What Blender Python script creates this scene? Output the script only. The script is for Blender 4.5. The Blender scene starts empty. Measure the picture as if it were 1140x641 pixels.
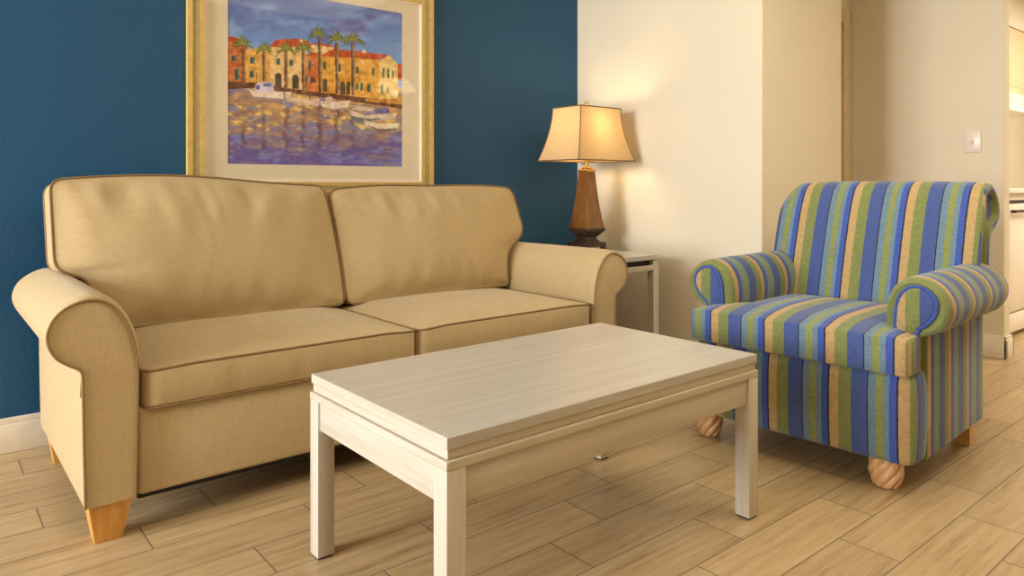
import bpy, bmesh, math, random
import numpy as np
from mathutils import Vector, noise
random.seed(4)
SC = bpy.context.scene
COL = SC.collection
PI = math.pi

# ---------------------------------------------------------------- camera, light, exposure
cam_d = bpy.data.cameras.new('camera')
cam_d.sensor_width = 36.0
cam_d.lens = 801.3 / 1140 * 36.0
cam_d.shift_y = -(320.5 - 205.4) / 1140
cam_d.clip_start = 0.05
cam = bpy.data.objects.new('camera', cam_d)
COL.objects.link(cam)
cam.location = (0, 0, 0.95)
cam.rotation_euler = (PI / 2, 0, 0.8788 - PI / 2)
SC.camera = cam
SC.view_settings.view_transform = 'Standard'
SC.view_settings.look = 'None'
SC.view_settings.exposure = 0.2
SC.view_settings.gamma = 1.0
SC.view_settings.use_curve_mapping = False

world = bpy.data.worlds.new('world')
SC.world = world
world.use_nodes = True
world.node_tree.nodes['Background'].inputs[0].default_value = (0.75, 0.85, 1.0, 1)
world.node_tree.nodes['Background'].inputs[1].default_value = 1.0


def area(name, loc, rot, sx, sy, power, color):
    d = bpy.data.lights.new(name, 'AREA')
    d.shape = 'RECTANGLE'
    d.size, d.size_y = sx, sy
    d.energy = power
    d.color = color
    o = bpy.data.objects.new(name, d)
    COL.objects.link(o)
    o.location = loc
    o.rotation_euler = rot
    return o


# daylight through the window in the left wall, warm ceiling light of the room; unseen fill added for the kitchen and hall walls
area('window_daylight', (-3.73, 2.0, 1.45), (0, -PI / 2, 0), 1.6, 1.9, 250, (0.97, 0.98, 1.0))
area('ceiling_lamp_light', (2.3, 0.6, 2.47), (0, 0, 0), 1.4, 1.2, 30, (1.0, 0.92, 0.71))
area('kitchen_fill_light', (6.3, 0.3, 2.36), (0, 0, 0), 1.2, 1.2, 78, (1.0, 0.93, 0.80))


# ---------------------------------------------------------------- helpers: colours and materials
def s2l(c):
    c = c / 255.0
    return c / 12.92 if c <= 0.04045 else ((c + 0.055) / 1.055) ** 2.4


def rgb(r, g, b):
    return (s2l(r), s2l(g), s2l(b), 1.0)


class NT:
    def __init__(self, name):
        self.m = bpy.data.materials.new(name)
        self.m.use_nodes = True
        self.t = self.m.node_tree
        self.b = self.t.nodes['Principled BSDF']
        self.out = self.t.nodes['Material Output']

    def n(self, kind, **kw):
        o = self.t.nodes.new(kind)
        for k, v in kw.items():
            setattr(o, k, v)
        return o

    def l(self, a, b):
        self.t.links.new(a, b)

    def set(self, **kw):
        for k, v in kw.items():
            self.b.inputs[k.replace('_', ' ')].default_value = v

    def math(self, op, a, b=None):
        o = self.n('ShaderNodeMath', operation=op)
        for i, x in enumerate((a, b)):
            if x is None:
                continue
            if isinstance(x, (int, float)):
                o.inputs[i].default_value = x
            else:
                self.l(x, o.inputs[i])
        return o.outputs[0]

    def pos(self, scale=(1, 1, 1)):
        tc = self.n('ShaderNodeTexCoord')
        mp = self.n('ShaderNodeMapping')
        mp.inputs['Scale'].default_value = scale
        self.l(tc.outputs['Object'], mp.inputs['Vector'])
        return mp.outputs['Vector']

    def noise(self, scale=10, detail=3, vec=None, rough=0.5):
        o = self.n('ShaderNodeTexNoise')
        o.inputs['Scale'].default_value = scale
        o.inputs['Detail'].default_value = detail
        o.inputs['Roughness'].default_value = rough
        if vec is not None:
            self.l(vec, o.inputs['Vector'])
        return o.outputs['Fac']

    def ramp(self, fac, stops, interp='LINEAR'):
        o = self.n('ShaderNodeValToRGB')
        cr = o.color_ramp
        cr.interpolation = interp
        while len(cr.elements) < len(stops):
            cr.elements.new(0.5)
        for e, (p, c) in zip(cr.elements, stops):
            e.position = p
            e.color = c
        self.l(fac, o.inputs['Fac'])
        return o.outputs['Color']

    def mix(self, fac, a, b, blend='MIX'):
        o = self.n('ShaderNodeMix', data_type='RGBA', blend_type=blend)
        for s, x in ((o.inputs['Factor'], fac), (o.inputs['A'], a), (o.inputs['B'], b)):
            if isinstance(x, (int, float)):
                s.default_value = x
            elif isinstance(x, tuple):
                s.default_value = x
            else:
                self.l(x, s)
        return o.outputs['Result']

    def bump(self, h, strength=0.2, dist=0.01):
        o = self.n('ShaderNodeBump')
        o.inputs['Strength'].default_value = strength
        o.inputs['Distance'].default_value = dist
        self.l(h, o.inputs['Height'])
        self.l(o.outputs['Normal'], self.b.inputs['Normal'])


def plain(name, col, rough=0.5, metal=0.0, var=0.06, scale=20):
    t = NT(name)
    t.set(Roughness=rough, Metallic=metal)
    n = t.noise(scale, 3, t.pos())
    a = tuple(c * (1 - var) for c in col[:3]) + (1,)
    b = tuple(min(1, c * (1 + var)) for c in col[:3]) + (1,)
    t.l(t.ramp(n, [(0.3, a), (0.7, b)]), t.b.inputs['Base Color'])
    return t.m


def wall_paint(name, col, rough=0.75, bump=0.25):
    t = NT(name)
    t.set(Roughness=rough)
    v = t.pos()
    n = t.noise(1.3, 2, v)
    t.l(t.ramp(n, [(0.3, tuple(c * 0.96 for c in col[:3]) + (1,)), (0.7, col)]), t.b.inputs['Base Color'])
    t.bump(t.noise(95, 3, v), bump, 0.004)
    return t.m


def linen(name, col):
    t = NT(name)
    t.set(Roughness=0.85)
    t.b.inputs['Sheen Weight'].default_value = 0.15
    w1 = t.noise(1.0, 2, t.pos((420, 420, 24)))
    w2 = t.noise(1.0, 2, t.pos((30, 30, 420)))
    w = t.math('ADD', w1, w2)
    lo = tuple(c * 0.87 for c in col[:3]) + (1,)
    hi = tuple(min(1, c * 1.07) for c in col[:3]) + (1,)
    t.l(t.ramp(t.math('MULTIPLY', w, 0.5), [(0.32, lo), (0.68, hi)]), t.b.inputs['Base Color'])
    t.bump(w, 0.15, 0.002)
    return t.m


def wood(name, lo, hi, rough=0.4, axis='x', freq=60, along=3, coat=0.0):
    t = NT(name)
    t.set(Roughness=rough)
    t.b.inputs['Coat Weight'].default_value = coat
    t.b.inputs['Coat Roughness'].default_value = 0.35
    sc = {'x': (along, freq, freq * 0.6), 'y': (freq, along, freq), 'z': (freq, freq, along)}[axis]
    v = t.pos(sc)
    n = t.noise(1.0, 5, v, 0.6)
    t.l(t.ramp(n, [(0.3, lo), (0.7, hi)]), t.b.inputs['Base Color'])
    t.bump(n, 0.08, 0.002)
    return t.m


def floor_material():
    t = NT('wood_look_floor_tile')
    geo = t.n('ShaderNodeTexCoord')
    sep = t.n('ShaderNodeSeparateXYZ')
    t.l(geo.outputs['Object'], sep.inputs[0])
    X, Y = sep.outputs['X'], sep.outputs['Y']
    ry = t.math('DIVIDE', t.math('SUBTRACT', Y, 0.77), 0.159)
    row = t.math('FLOOR', ry)
    fy = t.math('FRACT', ry)
    off = t.math('ADD', t.math('MULTIPLY', row, 0.2047), 0.068)
    rx = t.math('DIVIDE', t.math('SUBTRACT', X, off), 0.614)
    cx = t.math('FLOOR', rx)
    fx = t.math('FRACT', rx)
    gy = t.math('LESS_THAN', t.math('MINIMUM', fy, t.math('SUBTRACT', 1.0, fy)), 0.0105)
    gx = t.math('LESS_THAN', t.math('MINIMUM', fx, t.math('SUBTRACT', 1.0, fx)), 0.0030)
    grout = t.math('MAXIMUM', gx, gy)
    cell = t.n('ShaderNodeCombineXYZ')
    t.l(cx, cell.inputs[0]); t.l(row, cell.inputs[1])
    wn = t.n('ShaderNodeTexWhiteNoise', noise_dimensions='3D')
    t.l(cell.outputs[0], wn.inputs['Vector'])
    gv = t.n('ShaderNodeCombineXYZ')
    t.l(t.math('MULTIPLY', X, 3.2), gv.inputs[0])
    t.l(t.math('MULTIPLY', Y, 48.0), gv.inputs[1])
    t.l(t.math('MULTIPLY', wn.outputs['Value'], 37.0), gv.inputs[2])
    n1 = t.noise(1.0, 6, gv.outputs[0], 0.65)
    gv2 = t.n('ShaderNodeCombineXYZ')
    t.l(t.math('MULTIPLY', X, 9.0), gv2.inputs[0])
    t.l(t.math('MULTIPLY', Y, 130.0), gv2.inputs[1])
    t.l(t.math('MULTIPLY', wn.outputs['Value'], 11.0), gv2.inputs[2])
    n2 = t.noise(1.0, 3, gv2.outputs[0])
    grain = t.ramp(n1, [(0.28, rgb(142, 114, 78)), (0.42, rgb(177, 150, 110)), (0.62, rgb(192, 167, 127)), (0.8, rgb(200, 178, 140))])
    tone = t.ramp(wn.outputs['Value'], [(0.0, (0.90, 0.89, 0.87, 1)), (1.0, (1.05, 1.04, 1.02, 1))])
    c = t.mix(1.0, grain, tone, 'MULTIPLY')
    streak = t.ramp(n2, [(0.60, (1, 1, 1, 1)), (0.76, (0.76, 0.72, 0.66, 1))])
    c = t.mix(1.0, c, streak, 'MULTIPLY')
    c = t.mix(grout, c, rgb(112, 96, 78))
    t.l(c, t.b.inputs['Base Color'])
    t.l(t.math('ADD', t.math('MULTIPLY', grout, 0.25), 0.36), t.b.inputs['Roughness'])
    t.bump(t.math('SUBTRACT', t.math('MULTIPLY', n1, 0.15), grout), 0.35, 0.002)
    return t.m


def stripe_material():
    t = NT('striped_upholstery')
    t.set(Roughness=0.9)
    t.b.inputs['Sheen Weight'].default_value = 0.2
    uv = t.n('ShaderNodeUVMap', uv_map='UVMap')
    sep = t.n('ShaderNodeSeparateXYZ')
    t.l(uv.outputs[0], sep.inputs[0])
    wob = t.noise(160, 2, t.pos())
    s = t.math('ADD', sep.outputs['X'], t.math('MULTIPLY', t.math('SUBTRACT', wob, 0.5), 0.0035))
    f = t.math('FRACT', t.math('DIVIDE', s, 0.208))
    TAN, GRN, BLU = rgb(184, 154, 104), rgb(124, 132, 74), rgb(66, 86, 146)
    NAVY, SKY, OLI, BL2 = rgb(34, 34, 58), rgb(106, 132, 150), rgb(134, 142, 78), rgb(60, 86, 168)
    seq = [(0.0, TAN), (0.135, GRN), (0.325, BLU), (0.555, NAVY), (0.578, SKY), (0.685, OLI), (0.79, SKY), (0.875, BL2), (0.972, NAVY)]
    c = t.ramp(f, seq, 'CONSTANT')
    w1 = t.noise(1.0, 2, t.pos((300, 300, 40)))
    w2 = t.noise(1.0, 2, t.pos((40, 40, 300)))
    w = t.math('ADD', w1, w2)
    tone = t.ramp(t.math('MULTIPLY', w, 0.5), [(0.33, (0.68, 0.68, 0.67, 1)), (0.67, (1.06, 1.05, 1.03, 1))])
    t.l(t.mix(1.0, c, tone, 'MULTIPLY'), t.b.inputs['Base Color'])
    t.bump(w, 0.25, 0.003)
    return t.m


M = {}
M['floor'] = floor_material()
M['cream'] = wall_paint('cream_wall_paint', rgb(224, 213, 189))
M['blue'] = wall_paint('blue_wall_paint', rgb(11, 75, 113), 0.6, 0.35)
M['white'] = plain('white_trim_paint', rgb(232, 222, 202), 0.35)
M['ceiling'] = wall_paint('ceiling_paint', rgb(238, 228, 210), 0.85)
M['linen'] = linen('beige_linen', rgb(187, 163, 118))
M['piping'] = plain('beige_piping_shaded', rgb(138, 110, 70), 0.85)  # darker than the linen: shade along the seams put into the colour
M['black'] = plain('black_metal', rgb(22, 20, 18), 0.6)
M['footwood'] = wood('honey_wood', rgb(196, 138, 62), rgb(224, 168, 88), 0.35, 'z', 40, 3)
M['wash_top'] = wood('whitewashed_wood_top', rgb(176, 169, 157), rgb(196, 190, 179), 0.33, 'x', 70, 2.5, 0.2)
M['wash_x'] = wood('whitewashed_wood_long_shaded', rgb(180, 166, 140), rgb(199, 186, 164), 0.42, 'x', 70, 3)  # darker and yellower: dim warm light on the long sides put into the colour
M['wash_y'] = wood('whitewashed_wood_short', rgb(190, 180, 160), rgb(208, 200, 184), 0.42, 'y', 70, 3)
M['wash_z'] = wood('whitewashed_wood_upright', rgb(190, 180, 160), rgb(208, 200, 184), 0.42, 'z', 70, 3)
M['glide'] = plain('dark_glide_gap_shade', rgb(40, 32, 26), 0.6)
M['stripe'] = stripe_material()
M['carved'] = wood('pale_carved_wood', rgb(200, 150, 100), rgb(226, 182, 132), 0.35, 'z', 60, 5)
M['bronze'] = plain('dark_bronze', rgb(74, 58, 46), 0.45, 0.4, 0.2, 40)
M['brass'] = plain('brass', rgb(196, 160, 92), 0.3, 0.9)
M['leather'] = wood('chestnut_veneer', rgb(98, 62, 22), rgb(142, 94, 40), 0.35, 'z', 30, 6)
M['trimdark'] = plain('shade_braid', rgb(120, 92, 60), 0.8)
M['gold'] = wood('gilded_wood', rgb(196, 162, 84), rgb(222, 190, 112), 0.38, 'z', 40, 30)
M['verdigris'] = wood('grey_gold_wood', rgb(172, 156, 98), rgb(190, 175, 114), 0.45, 'z', 40, 30)
M['mat'] = plain('mat_board', rgb(240, 226, 198), 0.9, 0, 0.02)
M['whiteline'] = plain('white_highlight', rgb(244, 236, 220), 0.4)
M['plastic'] = plain('white_plastic', rgb(228, 216, 204), 0.3, 0, 0.01)
M['enamel'] = plain('white_enamel', rgb(238, 230, 216), 0.25, 0, 0.01)
M['cabinet'] = wood('pale_maple', rgb(214, 186, 144), rgb(228, 202, 162), 0.45, 'z', 40, 3)
M['doorwood'] = wood('tan_door_wood', rgb(176, 128, 76), rgb(196, 148, 96), 0.4, 'z', 40, 3)
M['casing'] = plain('tan_casing_paint', rgb(216, 194, 156), 0.5)

t = NT('shade_fabric')
t.t.nodes.remove(t.b)
dif = t.n('ShaderNodeBsdfDiffuse'); trn = t.n('ShaderNodeBsdfTranslucent'); mx = t.n('ShaderNodeMixShader')
w = t.math('MULTIPLY', t.math('ADD', t.noise(1.0, 2, t.pos((350, 350, 40))), t.noise(1.0, 2, t.pos((40, 40, 350)))), 0.5)
c = t.ramp(w, [(0.3, rgb(200, 170, 124)), (0.7, rgb(216, 187, 142))])
t.l(c, dif.inputs['Color']); t.l(c, trn.inputs['Color'])
mx.inputs[0].default_value = 0.20
t.l(dif.outputs[0], mx.inputs[1]); t.l(trn.outputs[0], mx.inputs[2]); t.l(mx.outputs[0], t.out.inputs['Surface'])
M['shade'] = t.m

t = NT('glass_pane')
t.t.nodes.remove(t.b)
tr = t.n('ShaderNodeBsdfTransparent'); gl = t.n('ShaderNodeBsdfGlossy'); mx = t.n('ShaderNodeMixShader'); fr = t.n('ShaderNodeFresnel')
gl.inputs['Roughness'].default_value = 0.0
fr.inputs['IOR'].default_value = 1.3
t.l(t.math('MULTIPLY', fr.outputs[0], 0.35), mx.inputs[0]); t.l(tr.outputs[0], mx.inputs[1]); t.l(gl.outputs[0], mx.inputs[2]); t.l(mx.outputs[0], t.out.inputs['Surface'])
M['glass'] = t.m

t = NT('glowing_bulb')
t.set(Roughness=0.4)
t.b.inputs['Emission Color'].default_value = (1.0, 0.78, 0.45, 1)
t.b.inputs['Emission Strength'].default_value = 30.0
M['bulb'] = t.m
t = NT('glowing_glass_shade')
t.set(Roughness=0.4)
t.b.inputs['Base Color'].default_value = rgb(235, 205, 150)
t.b.inputs['Emission Color'].default_value = (1.0, 0.74, 0.40, 1)
t.b.inputs['Emission Strength'].default_value = 15.0
M['pendant_glass'] = t.m

t = NT('painted_canvas')
t.set(Roughness=0.8)
at = t.n('ShaderNodeVertexColor', layer_name='paint')
t.l(at.outputs['Color'], t.b.inputs['Base Color'])
M['canvas'] = t.m


# ---------------------------------------------------------------- helpers: objects
def root_loc(o):
    p = Vector((0, 0, 0))
    while o is not None:
        p += o.location
        o = o.parent
    return p


def smooth_sharp(me, ang):
    me.polygons.foreach_set('use_smooth', [True] * len(me.polygons))
    me.set_sharp_from_angle(angle=math.radians(ang))


def obj(name, verts, faces, mat, parent=None, smooth=35, uvf=None, origin=None, label=None):
    """verts in world coordinates; the object's origin is its parent's (or `origin`)."""
    base = root_loc(parent) if parent is not None else Vector(origin or (0, 0, 0))
    me = bpy.data.meshes.new(name)
    vs = [Vector(v) - base for v in verts]
    me.from_pydata(vs, [], faces)
    bm = bmesh.new(); bm.from_mesh(me)
    bmesh.ops.recalc_face_normals(bm, faces=bm.faces)
    bm.to_mesh(me); bm.free()
    me.update()
    if smooth is not None:
        smooth_sharp(me, smooth)
    if uvf is not None:
        uvl = me.uv_layers.new(name='UVMap')
        for p in me.polygons:
            for li in p.loop_indices:
                co = me.vertices[me.loops[li].vertex_index].co + base
                uvl.data[li].uv = (uvf(co, p.normal, p.center + base), co.z)
    if mat is not None:
        me.materials.append(mat)
    o = bpy.data.objects.new(name, me)
    COL.objects.link(o)
    if parent is not None:
        o.parent = parent
    else:
        o.location = base
    if label:
        o['label'] = label
    return o


def thing(name, label, cat, loc, group=None):
    o = bpy.data.objects.new(name, None)
    o.empty_display_size = 0.1
    COL.objects.link(o)
    o.location = loc
    o['label'] = label
    o['category'] = cat
    if group:
        o['group'] = group
    return o


class MB:
    def __init__(self):
        self.v, self.f = [], []

    def add(self, v, f):
        b = len(self.v)
        self.v += [tuple(x) for x in v]
        self.f += [tuple(i + b for i in q) for q in f]
        return self

    def box(self, x0, x1, y0, y1, z0, z1, bev=0.0, seg=2):
        bm = bmesh.new()
        bmesh.ops.create_cube(bm, size=1.0)
        for v in bm.verts:
            v.co = Vector(((x0 + x1) / 2 + v.co.x * (x1 - x0), (y0 + y1) / 2 + v.co.y * (y1 - y0), (z0 + z1) / 2 + v.co.z * (z1 - z0)))
        if bev > 0:
            bmesh.ops.bevel(bm, geom=bm.edges[:], offset=bev, segments=seg, profile=0.5, affect='EDGES')
        bm.verts.index_update()
        self.add([v.co.copy() for v in bm.verts], [[v.index for v in f.verts] for f in bm.faces])
        bm.free()
        return self

    def loft(self, rings, cap0=True, cap1=True, closed=True):
        n = len(rings[0])
        v = [p for r in rings for p in r]
        f = []
        for i in range(len(rings) - 1):
            for j in range(n if closed else n - 1):
                k = (j + 1) % n
                f.append((i * n + j, i * n + k, (i + 1) * n + k, (i + 1) * n + j))
        if cap0:
            f.append(tuple(range(n)))
        if cap1:
            f.append(tuple(range((len(rings) - 1) * n, len(rings) * n)))
        return self.add(v, f)

    def lathe(self, cx, cy, prof, n=32):
        return self.loft([[(cx + r * math.cos(2 * PI * j / n), cy + r * math.sin(2 * PI * j / n), z) for j in range(n)] for r, z in prof])

    def tube(self, path, r, closed=False, n=8):
        pts = [Vector(p) for p in path]
        N = len(pts)
        rings = []
        nrm = None
        for i in range(N):
            a = pts[(i - 1) % N] if (closed or i > 0) else pts[i]
            b = pts[(i + 1) % N] if (closed or i < N - 1) else pts[i]
            tg = (b - a)
            if tg.length < 1e-9:
                tg = Vector((0, 0, 1))
            tg.normalize()
            if nrm is None:
                h = Vector((0, 0, 1)) if abs(tg.z) < 0.9 else Vector((1, 0, 0))
                nrm = tg.cross(h).normalized()
            nrm = (nrm - tg * nrm.dot(tg))
            if nrm.length < 1e-6:
                nrm = tg.orthogonal()
            nrm.normalize()
            bi = tg.cross(nrm)
            rings.append([pts[i] + nrm * (r * math.cos(2 * PI * j / n)) + bi * (r * math.sin(2 * PI * j / n)) for j in range(n)])
        if closed:
            rings.append(rings[0])
            return self.loft(rings, False, False)
        return self.loft(rings)

    def build(self, name, mat, parent=None, **kw):
        return obj(name, self.v, self.f, mat, parent, **kw)


def box(name, x0, x1, y0, y1, z0, z1, mat, parent=None, bev=0.0, **kw):
    return MB().box(x0, x1, y0, y1, z0, z1, bev).build(name, mat, parent, **kw)


def structure(name, mb, mat):
    o = mb.build(name, mat, smooth=30)
    o['kind'] = 'structure'
    return o


def catmull(pts, closed=False, seg=6):
    out = []
    n = len(pts)
    P = [Vector(p) for p in pts]
    for i in range(n if closed else n - 1):
        p0 = P[(i - 1) % n] if (closed or i > 0) else P[i]
        p1 = P[i]
        p2 = P[(i + 1) % n]
        p3 = P[(i + 2) % n] if (closed or i < n - 2) else P[(i + 1) % n]
        for k in range(seg):
            q = k / seg
            out.append(0.5 * ((2 * p1) + (p2 - p0) * q + (2 * p0 - 5 * p1 + 4 * p2 - p3) * q * q + (3 * p1 - p0 - 3 * p2 + p3) * q ** 3))
    if not closed:
        out.append(P[-1])
    return out


def round_poly(pts, seg=6):
    """pts: (x, y, radius) -> closed outline with rounded corners"""
    out = []
    n = len(pts)
    for i in range(n):
        p = Vector(pts[i][:2]); r = pts[i][2]
        a = Vector(pts[i - 1][:2]) - p
        b = Vector(pts[(i + 1) % n][:2]) - p
        la, lb = a.length, b.length
        a.normalize(); b.normalize()
        ra, rb = min(r, la * 0.49), min(r, lb * 0.49)
        s, e = p + a * ra, p + b * rb
        for k in range(seg + 1):
            q = k / seg
            out.append(s * (1 - q) ** 2 + p * 2 * q * (1 - q) + e * q * q)
    return out


def resample(pts, step):
    P = [Vector(p) for p in pts]
    P.append(P[0])
    L = [0]
    for i in range(1, len(P)):
        L.append(L[-1] + (P[i] - P[i - 1]).length)
    n = max(8, int(L[-1] / step))
    out = []
    j = 0
    for k in range(n):
        d = L[-1] * k / n
        while L[j + 1] < d:
            j += 1
        q = (d - L[j]) / max(1e-9, L[j + 1] - L[j])
        out.append(P[j].lerp(P[j + 1], q))
    return out


def offset_outline(pts, d):
    """closed 2D outline moved outward by d (a number or a function of the point)"""
    n = len(pts)
    area2 = sum(pts[i].x * pts[(i + 1) % n].y - pts[(i + 1) % n].x * pts[i].y for i in range(n))
    sg = 1 if area2 > 0 else -1
    out = []
    for i in range(n):
        tg = (pts[(i + 1) % n] - pts[i - 1])
        if tg.length < 1e-9:
            out.append(pts[i].copy()); continue
        tg.normalize()
        nr = Vector((tg.y, -tg.x)) * sg
        dd = d(pts[i]) if callable(d) else d
        out.append(pts[i] + nr * dd)
    return out


def sstep(a, b, x):
    x = max(0.0, min(1.0, (x - a) / (b - a)))
    return x * x * (3 - 2 * x)


def pillow(outline, center, thick, r, puff_f, puff_b, fmap, rings=16, warp=None):
    lo = [min(p[i] for p in outline) for i in (0, 1)]
    hi = [max(p[i] for p in outline) for i in (0, 1)]
    """closed cushion: outline (2D), puffed on both faces. fmap(p, q, d) -> world; d from 0 (front edge) to thick"""
    C = Vector(center)
    mb = MB()
    layers = []
    ins = lambda k: offset_outline(outline, -k)
    seg = 4
    face = ins(r)

    def layer(pl, d, edge=0.0):
        layers.append([fmap(p.x, p.y, d(p) if callable(d) else d) for p in pl])

    def facering(k, front):
        pl = [C + (p - C) * k for p in face]
        res = []
        for p in pl:
            a = abs(2 * (p.x - lo[0]) / (hi[0] - lo[0]) - 1)
            b = abs(2 * (p.y - lo[1]) / (hi[1] - lo[1]) - 1)
            dome = max(0, (1 - a ** 2.4) * (1 - b ** 2.4)) ** 0.75
            bulge = (1 - k ** 7) * (0.22 + 0.78 * dome)
            w = warp(p.x, p.y, k, front) if warp else 0
            d = -puff_f * bulge - w if front else thick + puff_b * bulge
            res.append(fmap(p.x, p.y, d))
        return res
    ks = [1 - (1 - i / rings) ** 1.6 for i in range(1, rings + 1)]
    for k in [0.002] + ks[:-1]:
        layers.append(facering(k, True))
    for i in range(seg + 1):
        a = PI / 2 * i / seg
        layer(ins(r * (1 - math.sin(a))), r * (1 - math.cos(a)))
    for i in range(seg + 1):
        a = PI / 2 * (1 - i / seg)
        layer(ins(r * (1 - math.sin(a))), thick - r * (1 - math.cos(a)))
    for k in reversed([0.002] + ks[:-1]):
        layers.append(facering(k, False))
    mb.loft(layers)
    return mb


def prism_box(cx, cy, z0, z1, a0, b0, a1, b1, ox=0, oy=0):
    """tapered block: bottom half sizes a0,b0 centred at (cx+ox, cy+oy), top half sizes a1,b1"""
    r0 = [(cx + ox + sx * a0, cy + oy + sy * b0, z0) for sx, sy in ((-1, -1), (1, -1), (1, 1), (-1, 1))]
    r1 = [(cx + sx * a1, cy + sy * b1, z1) for sx, sy in ((-1, -1), (1, -1), (1, 1), (-1, 1))]
    return MB().loft([r0, r1])


# ---------------------------------------------------------------- the setting
VB = 3.11          # blue wall
UR = 3.094         # cream wall right of the sofa
ZC = 2.52
structure('floor', MB().box(-3.9, 8.6, -4.1, 4.2, -0.08, 0.0), M['floor'])
structure('ceiling', MB().box(-3.9, 8.6, -4.1, 4.2, ZC, ZC + 0.08), M['ceiling'])
structure('wall_back', MB().box(-3.9, UR, VB, VB + 0.1, 0, ZC), M['blue'])
structure('wall_right', MB().box(UR, 3.887, 1.875, VB + 0.1, 0, ZC, 0.004, 1), M['cream'])
structure('wall_partition', MB().box(4.567, 4.655, 1.308, 3.4, 0, ZC, 0.004, 1), M['cream'])
# hall end with a door opening (casing top at 2.05)
structure('wall_hall', MB().box(3.887, 4.567, 2.152, 2.24, 1.99, ZC).box(4.48, 4.567, 2.152, 2.24, 0, 1.99), M['cream'])
structure('wall_kitchen', MB().box(4.655, 8.5, 2.06, 2.16, 0, ZC), M['cream'])
structure('wall_far', MB().box(8.5, 8.6, -4.1, 4.2, 0, ZC), M['cream'])
structure('wall_front', MB().box(-3.9, 8.6, -4.1, -4.0, 0, ZC), M['cream'])
wl = MB()
WY0, WY1, WZ0, WZ1 = 1.0, 3.0, 0.6, 2.3
wl.box(-3.9, -3.8, -4.1, WY0, 0, ZC).box(-3.9, -3.8, WY1, 4.2, 0, ZC).box(-3.9, -3.8, WY0, WY1, 0, WZ0).box(-3.9, -3.8, WY0, WY1, WZ1, ZC)
structure('wall_left', wl, M['cream'])
wf = MB()
wf.box(-3.87, -3.81, WY0, WY0 + 0.05, WZ0, WZ1).box(-3.87, -3.81, WY1 - 0.05, WY1, WZ0, WZ1)
wf.box(-3.87, -3.81, WY0, WY1, WZ0, WZ0 + 0.05).box(-3.87, -3.81, WY0, WY1, WZ1 - 0.05, WZ1).box(-3.87, -3.81, 2.03, 2.07, WZ0, WZ1)
w1 = structure('window_1', wf, M['white'])
structure('baseboard_back', MB().box(-3.8, UR, VB - 0.016, VB, 0, 0.100, 0.003).box(-3.8, UR, VB - 0.010, VB, 0.095, 0.124, 0.004), M['white'])
structure('baseboard_right', MB().box(UR - 0.016, UR, 1.86, VB - 0.016, 0, 0.100, 0.003).box(UR - 0.010, UR, 1.865, VB - 0.01, 0.095, 0.124, 0.004)
          .box(UR, 3.90, 1.859, 1.875, 0, 0.100, 0.003).box(UR, 3.90, 1.865, 1.875, 0.095, 0.124, 0.004), M['white'])
structure('baseboard_partition', MB().box(4.551, 4.567, 1.292, 2.22, 0, 0.105, 0.004).box(4.556, 4.567, 1.297, 2.22, 0.10, 0.124, 0.004)
          .box(4.551, 4.671, 1.292, 1.308, 0, 0.105, 0.004).box(4.556, 4.666, 1.297, 1.308, 0.10, 0.124, 0.004).box(4.655, 4.671, 1.292, 1.42, 0, 0.105, 0.004), M['white'])
structure('trim_1', MB().box(4.468, 4.562, 2.136, 2.152, 0, 2.05, 0.004).box(3.89, 4.4685, 2.136, 2.152, 1.96, 2.05, 0.004).box(4.464, 4.481, 2.152, 2.24, 0, 1.99, 0.002), M['casing'])
dr = structure('door_1', MB().box(3.895, 4.460, 2.160, 2.198, 0.01, 1.958, 0.003), M['doorwood'])
obj_h = MB().lathe(0, 0, [(0.004, -0.03), (0.012, -0.03), (0.012, 0.0), (0.026, 0.006), (0.03, 0.025), (0.02, 0.045), (0.004, 0.05)], 20)
MB().add([(3.96 + x, 2.158 - z * 0.9, 0.98 + y) for x, y, z in obj_h.v], obj_h.f).build('door_handle', M['brass'], dr)


# ---------------------------------------------------------------- sofa
SU = 1.34
sofa = thing('sofa', 'beige linen two-cushion sofa with rolled arms against the blue wall', 'sofa', (SU, 2.55, 0))


def roll_arm(prof, rings, fmap, wz0, wz1, out=0.0):
    """profile (a, z) lofted through rings [(w, outward offset)]"""
    mb = MB()
    lay = []
    for wv, off in rings:
        o = offset_outline(prof, lambda p: (off * sstep(wz0, wz1, p.y) + (0.25 * off * (1 - sstep(wz0, wz1, p.y)) if p.y > 0.13 else 0)) * (1 - out * sstep(0.12, 0.20, p.x)))
        lay.append([fmap(p.x, wv, p.y) for p in o])
    mb.loft(lay)
    return mb


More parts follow.
